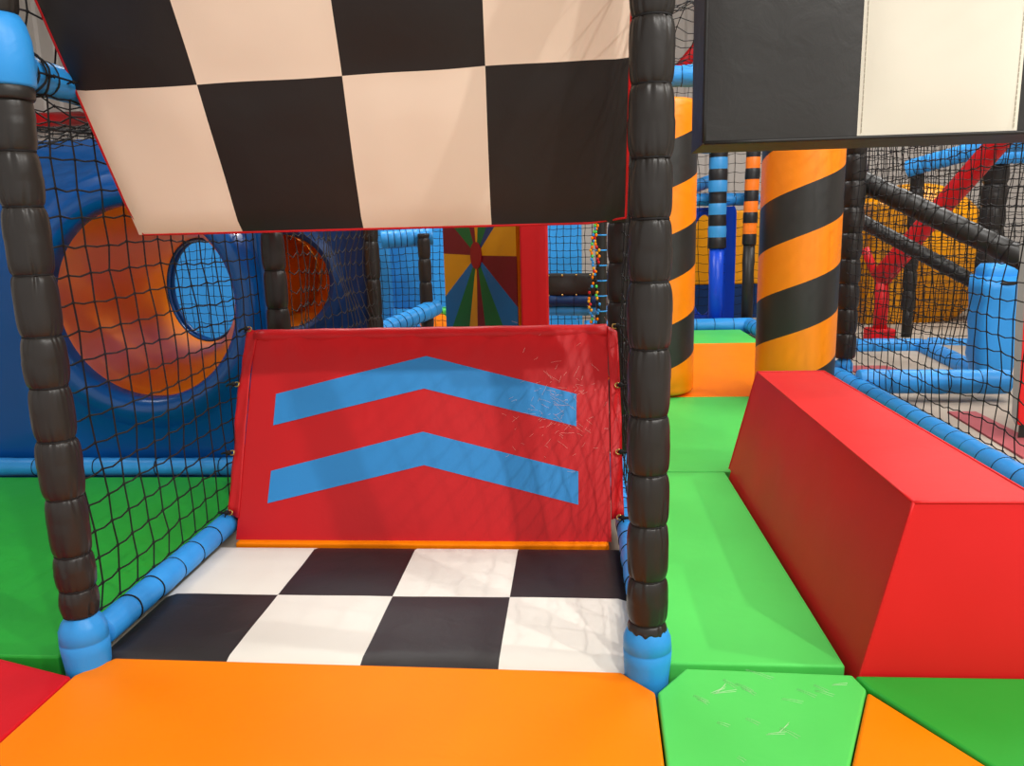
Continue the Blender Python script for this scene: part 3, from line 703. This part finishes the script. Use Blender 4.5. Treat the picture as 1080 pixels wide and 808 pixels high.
# ------------------------------------------------------------------ striped pillars
def helixmat(name, period, phase, c1_, c2_, sign=1):
    m = bpy.data.materials.new(name); m.use_nodes = True; nt = m.node_tree; b = nt.nodes['Principled BSDF']; b.inputs['Roughness'].default_value = .42
    tc = nt.nodes.new('ShaderNodeTexCoord'); sp = nt.nodes.new('ShaderNodeSeparateXYZ'); nt.links.new(tc.outputs['Object'], sp.inputs[0])
    def mth(op, a, b_=None):
        n_ = nt.nodes.new('ShaderNodeMath'); n_.operation = op
        for i_, q in enumerate((a, b_)):
            if q is None: continue
            if isinstance(q, (int, float)): n_.inputs[i_].default_value = q
            else: nt.links.new(q, n_.inputs[i_])
        return n_.outputs[0]
    ang = mth('ARCTAN2', sp.outputs[1], sp.outputs[0]) if sign else None
    zz = mth('DIVIDE', sp.outputs[2], period)
    if sign: tt = mth('SUBTRACT', zz, mth('DIVIDE', ang, 2*PI/sign))
    else: tt = zz
    fr = mth('FRACT', mth('ADD', tt, phase+10)); g = mth('GREATER_THAN', fr, .5)
    mix = nt.nodes.new('ShaderNodeMix'); mix.data_type = 'RGBA'; mix.inputs[6].default_value = lin(c1_); mix.inputs[7].default_value = lin(c2_)
    nt.links.new(g, mix.inputs[0]); nt.links.new(mix.outputs[2], b.inputs['Base Color'])
    n2 = nt.nodes.new('ShaderNodeTexNoise'); n2.inputs['Scale'].default_value = 9; bp = nt.nodes.new('ShaderNodeBump'); bp.inputs['Strength'].default_value = .12; bp.inputs['Distance'].default_value = .02
    nt.links.new(tc.outputs['Object'], n2.inputs['Vector']); nt.links.new(n2.outputs[0], bp.inputs['Height']); nt.links.new(bp.outputs[0], b.inputs['Normal'])
    return m
def pillar(x, y, R, z0, z1, label, phase, period=.50):
    root = thing('punch_pillar', (x, y, z0), label, 'pillar')
    V = []; Fc = []; n = 64; prof = [(z0, R*.0), (z0, R*.9), (z0+.012, R*.985), (z0+.03, R), (z0+.05, R*.993), (z0+.053, R)]
    k = 18
    for i in range(1, k): prof.append((z0+.053+(z1-.05-z0-.053)*i/k, R))
    prof += [(z1-.05, R), (z1-.02, R*.97), (z1-.005, R*.9), (z1+.01, R*.4), (z1+.012, 0)]
    for z, r in prof:
        for q in range(n): th = 2*PI*q/n; V.append((x+r*math.cos(th), y+r*math.sin(th), z))
    for i in range(len(prof)-1):
        for q in range(n): Fc.append([i*n+q, i*n+(q+1) % n, (i+1)*n+(q+1) % n, (i+1)*n+q])
    link('striped_cover', V, Fc, helixmat('orange_black_spiral_vinyl', period, phase, (255, 138, 0), (42, 41, 40)), root)
    mb = MB(); mb.ring((x, y, z1+.03), (0, 1, 0), .022, .006, 20, 8); mb.ring((x, y, z1+.072), (1, 0, 0), .022, .006, 20, 8); mb.out('shackle', STEEL, root)
    return root
pl = pillar(.478, 4.5, .2, .012, 1.60, 'orange and black spiral pillar half hidden behind the middle black pole', -.035, .485)
pr = pillar(1.187, 4.3, .204, .012, 1.60, 'orange and black spiral pillar behind the far end of the red block', .43, .485)
padded('padded_rail', (.16, 4.5, at(728, 80, 4.5).z), (1.55, 4.5, at(728, 80, 4.5).z), .055, 12, 'blue padded crossbar high up from which the spiral pillars hang', 'rail', BLUE, gR, .05, n=24)

# ------------------------------------------------------------------ far end of the lane
def band_pole(px_t, py_t, px_b, py_b, y, r, c1_, c2_, nb, label, low, phase=0):
    a = at(px_b, py_b, y); b = at(px_t, py_t, y); b = b+(b-a)*.6; L = (b-a).length; root = thing('striped_pole', a, label, 'pole')
    mb = MB(); sleeve(mb, a, b, r, [L*(i+1)/(nb+1) for i in range(nb)], .04, n=24, pleat=.05, rows=5); o = mb.out('banded_sleeve', helixmat('banded_vinyl', L/(nb+1)*2, phase, c1_, c2_, 0), root)
    mb = MB(); mb.tube([(a.x, y, -.06), (a.x, y, a.z*.5), (a.x, y, a.z+.02)], r*.8, 18); mb.out('lower_post', low, root)
    return a, b
band_pole(758, 157, 756, 262, 7.45, .083, (20, 22, 26), (50, 140, 205), 13, 'pole with blue and black bands between the spiral pillars', vinyl('bright_blue_plastic', (20, 72, 205), .3, .03))
a, b = band_pole(795, 157, 790, 258, 7.45, .064, (20, 22, 26), (240, 120, 20), 13, 'pole with orange and black bands left of the right spiral pillar', BLACK)
padded('padded_rail', (.1, 7.3, .02), (1.62, 7.3, .02), .075, 8, 'blue padded rail lying across the far end of the lane', 'rail', BLUE, gR, .05, n=24)
padded('padded_rail', (1.6, 4.98, .03), (1.6, 7.25, .03), .065, 14, 'blue floor rail running back behind the right spiral pillar', 'rail', BLUE, gR, .05, n=24)
root = thing('tunnel_panel', (at(748, 300, 7.8).x, 7.8, -.05), 'small bright blue moulded panel with a yellow oval opening at lane end', 'panel')
BRB = vinyl('bright_blue_plastic', (20, 72, 205), .3, .03)
xa = at(728, 300, 7.5).x; xb = at(768, 300, 7.5).x; cc = at(742, 280, 7.8)
def foldx(v): return V3((cc.x+(v.x-cc.x)*.24, v.y+(v.x-cc.x)*-.3, v.z))
holed_panel(root, cc.x, cc.z, 7.8, .49, cc.x-.62, cc.x+1.0, -.05, at(742, 219, 7.8).z, BRB, lip=.02, bw=.05, fx=foldx)
root = thing('play_panel', (1.7, 8.6, -.06), 'yellow plastic panel behind nets at the end of the lane', 'panel')
za = at(770, 222, 8.6).z; mb = MB(); mb.prism([(1.0, 8.6, .3), (2.15, 8.6, .3), (2.15, 8.6, za), (1.0, 8.6, za)], (0, .1, 0)); mb.out('sheet', YELLOW, root, bevel=.02, auto=35)
mb = MB(); mb.box((1.6, 8.65, .12), (1.2, .1, .36)); mb.out('lower_board', DKBLUE, root, smooth=False)
padded('padded_rail', at(712, 211, 7.62), at(800, 210, 7.68), .06, 6, 'blue rail crossing at head height behind the banded poles', 'rail', BLUE, gR, .05, n=20)
front_pole(at(712, 300, 7.35).x, [.1, .3, .5, .7, .9, 1.1, 1.3, 1.5], 1.9, 'black post hidden behind the half hidden spiral pillar', y=7.45, r=.05)
padded('padded_rail', at(712, 204, 7.5), at(752, 190, 7.9), .06, 2, 'short blue rail stub left of the blue banded pole', 'rail', BLUE, gR, .05, n=20)
padded('padded_rail', at(712, 155, 7.4), at(750, 155, 7.4), .06, 2, 'short blue rail beside the top of the blue banded pole', 'rail', BLUE, gR, .05, n=20)
net('climbing_net', 'black net across the far end of the lane', quadfn((.65, 7.6, .1), (1.9, 7.6, .1), (1.9, 7.6, 2.2), (.65, 7.6, 2.2)), 12, 26, .003, CORD, jit=.12, seed=12)

# ------------------------------------------------------------------ right side fence
XF = 1.59
padded('padded_rail', (XF, 1.65, .02), (XF, 4.85, .02), .052, 24, 'long light blue rail with black ties beside the red block', 'rail', BLUE, gR, .03, n=24, pleat=.015, cr=.0016, rows=6, wob=.004)
pr_ = front_pole(1.65, [.12, .27, .42, .57, .72, .87, 1.02, 1.17, 1.32, 1.47, 1.62, 1.77], 2.1, 'black padded pole right of the spiral pillars at the fence corner', y=4.9, r=.066)
net('climbing_net', 'black net fence rising from the long light blue rail', wavy(quadfn((XF+.03, 1.7, .07), (XF+.03, 4.85, .07), (XF+.03, 4.85, 1.78), (XF+.03, 1.7, 1.78)), .03, (1, 0, 0)), 36, 24, .0028, CORD, jit=.12, sag=.1, seed=14)
net('climbing_net', 'dense black net behind the diagonal black bars', wavy(quadfn((1.9, 7.45, .0), (4.9, 7.45, .0), (4.9, 7.45, 2.4), (1.9, 7.45, 2.4)), .05, (0, 1, 0)), 58, 44, .0042, CORD, jit=.2, sag=.15, seed=15)
net('climbing_net', 'second black net layer close behind the thick slanting black bar', wavy(quadfn((1.76, 5.22, .15), (3.4, 5.22, .15), (3.4, 5.22, 1.75), (1.76, 5.22, 1.75)), .03, (0, 1, 0)), 30, 28, .0028, CORD, jit=.2, sag=.15, seed=16)

# ------------------------------------------------------------------ right background
padded('padded_bar', at(903, 188, 5.0), at(1095, 281, 4.4), .062, 12, 'thick black padded bar slanting down behind the fence', 'bar', BLACK, None, .08, pleat=.08, n=24)
padded('padded_bar', at(906, 232, 5.6), at(1032, 300, 5.3), .046, 9, 'thinner black bar slanting below the thick one', 'bar', BLACK, None, .06, pleat=.06, n=20)
mb = MB(); a, b = at(1078, 122, 5.4), at(928, 292, 6.4); mb.tube([a.lerp(b, t/10) for t in range(11)], .072, 20); mb.out('red_tube', RED, label='glossy red tube slanting down behind the black bars', cat='tube')
padded('padded_rail', at(957, 178, 6.9), at(1052, 152, 6.5), .07, 9, 'blue padded rail rising to the right behind the red tube', 'rail', BLUE, gR, .07, n=24)
padded('padded_rail', at(1045, 165, 6.45), at(1110, 163, 6.4), .06, 5, 'lower blue rail right of the red tube', 'rail', BLUE, gR, .07, n=24)
padded('padded_rail', at(1060, 148, 5.9), at(1120, 143, 5.8), .085, 5, 'upper thick blue rail in the right corner', 'rail', BLUE, gR, .07, n=24)
for (x0, y0, x1_, y1_, yy, rr, lab) in ((950, 182, 955, 362, 7.0, .055, 'black post standing before the yellow slide'), (1048, 165, 1040, 300, 6.6, .095, 'thick black padded post under the blue rails on the right')):
    a = at(x1_, y1_, yy); zt_ = at(x0, y0, yy).z; front_pole(a.x, [.0+.17*k for k in range(1, int(zt_/.17)+1)], zt_, lab, base=False, y=yy, r=rr)
    mb = MB(); mb.tube([(a.x, yy, -.06), (a.x, yy, .1), (a.x, yy, .2)], rr*.75, 16)
    o = mb.out('steel_post', BLACK, [q for q in COL.objects if q.get('label') == lab][0])
# yellow slide: ribbed drum and chute
root = thing('tube_slide', at(965, 330, 8.4), 'big yellow moulded slide drum seen through nets on the right', 'slide')
cy = at(955, 272, 8.4); V = []; Fc = []; n = 56; rows = 40; rx = .74
for i in range(rows+1):
    t = i/rows; r = rx*(1-.06*abs(math.sin(t*PI*9)))*math.sqrt(max(.02, 1-(abs(t-.5)*1.5)**4))
    for k in range(n): th = 2*PI*k/n; V.append((cy.x+r*math.cos(th), 8.4+(t-.5)*.9, cy.z+r*math.sin(th)))
for i in range(rows):
    for k in range(n): Fc.append([i*n+k, (i+1)*n+k, (i+1)*n+(k+1) % n, i*n+(k+1) % n])
Fc += [list(range(n)), [rows*n+k for k in range(n)][::-1]]
link('drum', V, Fc, YELLOW, root)
a = at(908, 214, 8.2); b = at(946, 284, 8.2)
mb = MB(); mb.box(((a.x+b.x)/2, 8.1, (a.z+b.z)/2-.3), (b.x-a.x, .5, a.z-b.z+.6)); mb.out('chute_side', YELLOW, root, bevel=.05, auto=35)
mb = MB(); mb.box((cy.x, 8.4, .2), (.3, .5, .5)); mb.out('stand', BLACK, root, smooth=False)
# red branching stand
root = thing('red_stand', gnd(928, 342), 'red forked stand behind the fence, right of the corner pole', 'stand')
g = at(928, 345, 6.7)
mb = MB(); mb.tube([(g.x, 6.7, -.06), (g.x, 6.7, .25), at(930, 288, 6.7)], .055, 14); mb.tube([at(930, 300, 6.7), at(945, 282, 6.6), at(957, 268, 6.5)], .045, 12); mb.tube([at(930, 300, 6.7), at(920, 282, 6.7), at(912, 262, 6.7)], .035, 12); mb.out('fork', RED, root)
mb = MB(); mb.box((g.x, 6.7, 0), (.2, .2, .12)); mb.out('foot', REDM, root, bevel=.02, auto=35)
# blue rails and blue column on the hall floor
padded('padded_rail', gnd(905, 408, .02)+V3((0, 0, .03)), gnd(1062, 408, .02)+V3((0, 0, .03)), .068, 4, 'blue padded floor rail just beyond the net fence', 'rail', BLUE, gR, .05, n=24)
padded('padded_rail', at(882, 366, 6.3), at(972, 366, 6.3), .068, 4, 'blue padded floor rail near the red stand', 'rail', BLUE, gR, .05, n=24)
padded('padded_rail', at(975, 366, 6.25), at(1046, 400, 4.95), .062, 5, 'blue floor rail slanting towards the blue column', 'rail', BLUE, gR, .05, n=24)
padded('padded_rail', at(978, 364, 6.6), at(1028, 366, 6.5), .066, 2, 'short blue floor rail behind the slanting one', 'rail', DKBLUE if False else BLUE, gR, .05, n=24)
root = thing('padded_column', gnd(1048, 408), 'wide light blue padded column with black straps at the right', 'column')
yc = 4.95; L_, R_ = at(1024, 330, yc), at(1076, 330, yc); zt_ = at(1050, 278, yc).z; cx = (L_.x+R_.x)/2; hw = (R_.x-L_.x)/2; V = []; Fc = []; n = 40
prof = [(-.06, .75), (.05, .82), (.12, .98), (.22, .92), (.32, 1.0), (.42, 1.0), (.52, 1.06), (.6, 1.04), (zt_-.13, .86), (zt_-.11, .78), (zt_-.09, .86), (zt_-.03, .86), (zt_, .7)]
for z, s_ in prof:
    for k in range(n):
        th = 2*PI*k/n; c, s = math.cos(th), math.sin(th); q = (abs(c)**4+abs(s)**4)**-.25
        V.append((cx+hw*s_*c*q*.93, yc+.11*s_*s*q, z))
for i in range(len(prof)-1):
    for k in range(n): Fc.append([i*n+k, i*n+(k+1) % n, (i+1)*n+(k+1) % n, (i+1)*n+k])
Fc += [list(range(n))[::-1], [(len(prof)-1)*n+k for k in range(n)]]
link('padding', V, Fc, BLUE, root)
mb = MB(); mb.tube([(cx+hw*.8*math.cos(2*PI*k/24), yc+.115*math.sin(2*PI*k/24), zt_-.11) for k in range(24)], .012, 6, True); mb.out('strap', BLACK, root)
# painted floor strips
mat_slab('floor_strip', g2((1000, 424), (1030, 424), (1110, 462), (1080, 470)), PINKF, 'worn red painted strip on the concrete behind the fence', z1=-.05, z0=-.062, bevel=0, cat='floor marking')
mat_slab('floor_strip', g2((890, 378), (935, 378), (1000, 398), (930, 398)), PINKF, 'faded red floor strip between the blue floor rails', z1=-.05, z0=-.062, bevel=0, cat='floor marking')
mb = MB(); a = at(880, 325, 9.3); mb.box((3.6, 9.5, .28), (3.8, .3, .7)); mb.out('low_wall', BRICK, label='low mauve brick wall below the yellow slide drum', cat='wall', smooth=False)
# machine post at the right edge
root = thing('machine_cabinet', (2.16, 3.7, -.06), 'red cabinet with a grey steel edge cut off by the right frame edge', 'cabinet')
mb = MB(); a = at(1071, 448, 3.62)
mb.prism([at(1072, 449, 3.62), at(1130, 449, 3.62), at(1130, 336, 3.62), at(1079, 336, 3.62)], (.30, .4, 0)); mb.out('body', REDB, root, bevel=.01, auto=35)
mb = MB(); mb.prism([at(1067, 440, 3.6), at(1072, 450, 3.6), at(1079, 336, 3.6), at(1081, 256, 3.6), at(1076, 256, 3.6), at(1071, 336, 3.6)], (.035, .05, 0)); mb.out('steel_edge', GREYP, root, smooth=False)
mb = MB(); _a = at(1076, 449, 3.64); _b = at(1128, 449, 3.64); mb.prism([(_a.x, 3.65, -.06), (_b.x, 3.65, -.06), (_b.x+.26, 4.0, -.06), (_a.x+.26, 4.0, -.06)], (0, 0, .07)); mb.out('plinth', BLACK, root, smooth=False)
# red roof beams
mb = MB(); a, b = atx(8, 129, -6.35), atx(86, 125, -6.35); mb.tube([a, b], .09, 8); mb.out('roof_beam', RED, label='red roof beam seen through the left net roof', cat='beam')
mb = MB(); a, b = at(716, 74, 9.5), at(800, -30, 10.0); mb.tube([a, b], .07, 8); mb.out('roof_beam', RED, label='red roof beam seen through the net roof over the lane', cat='beam')
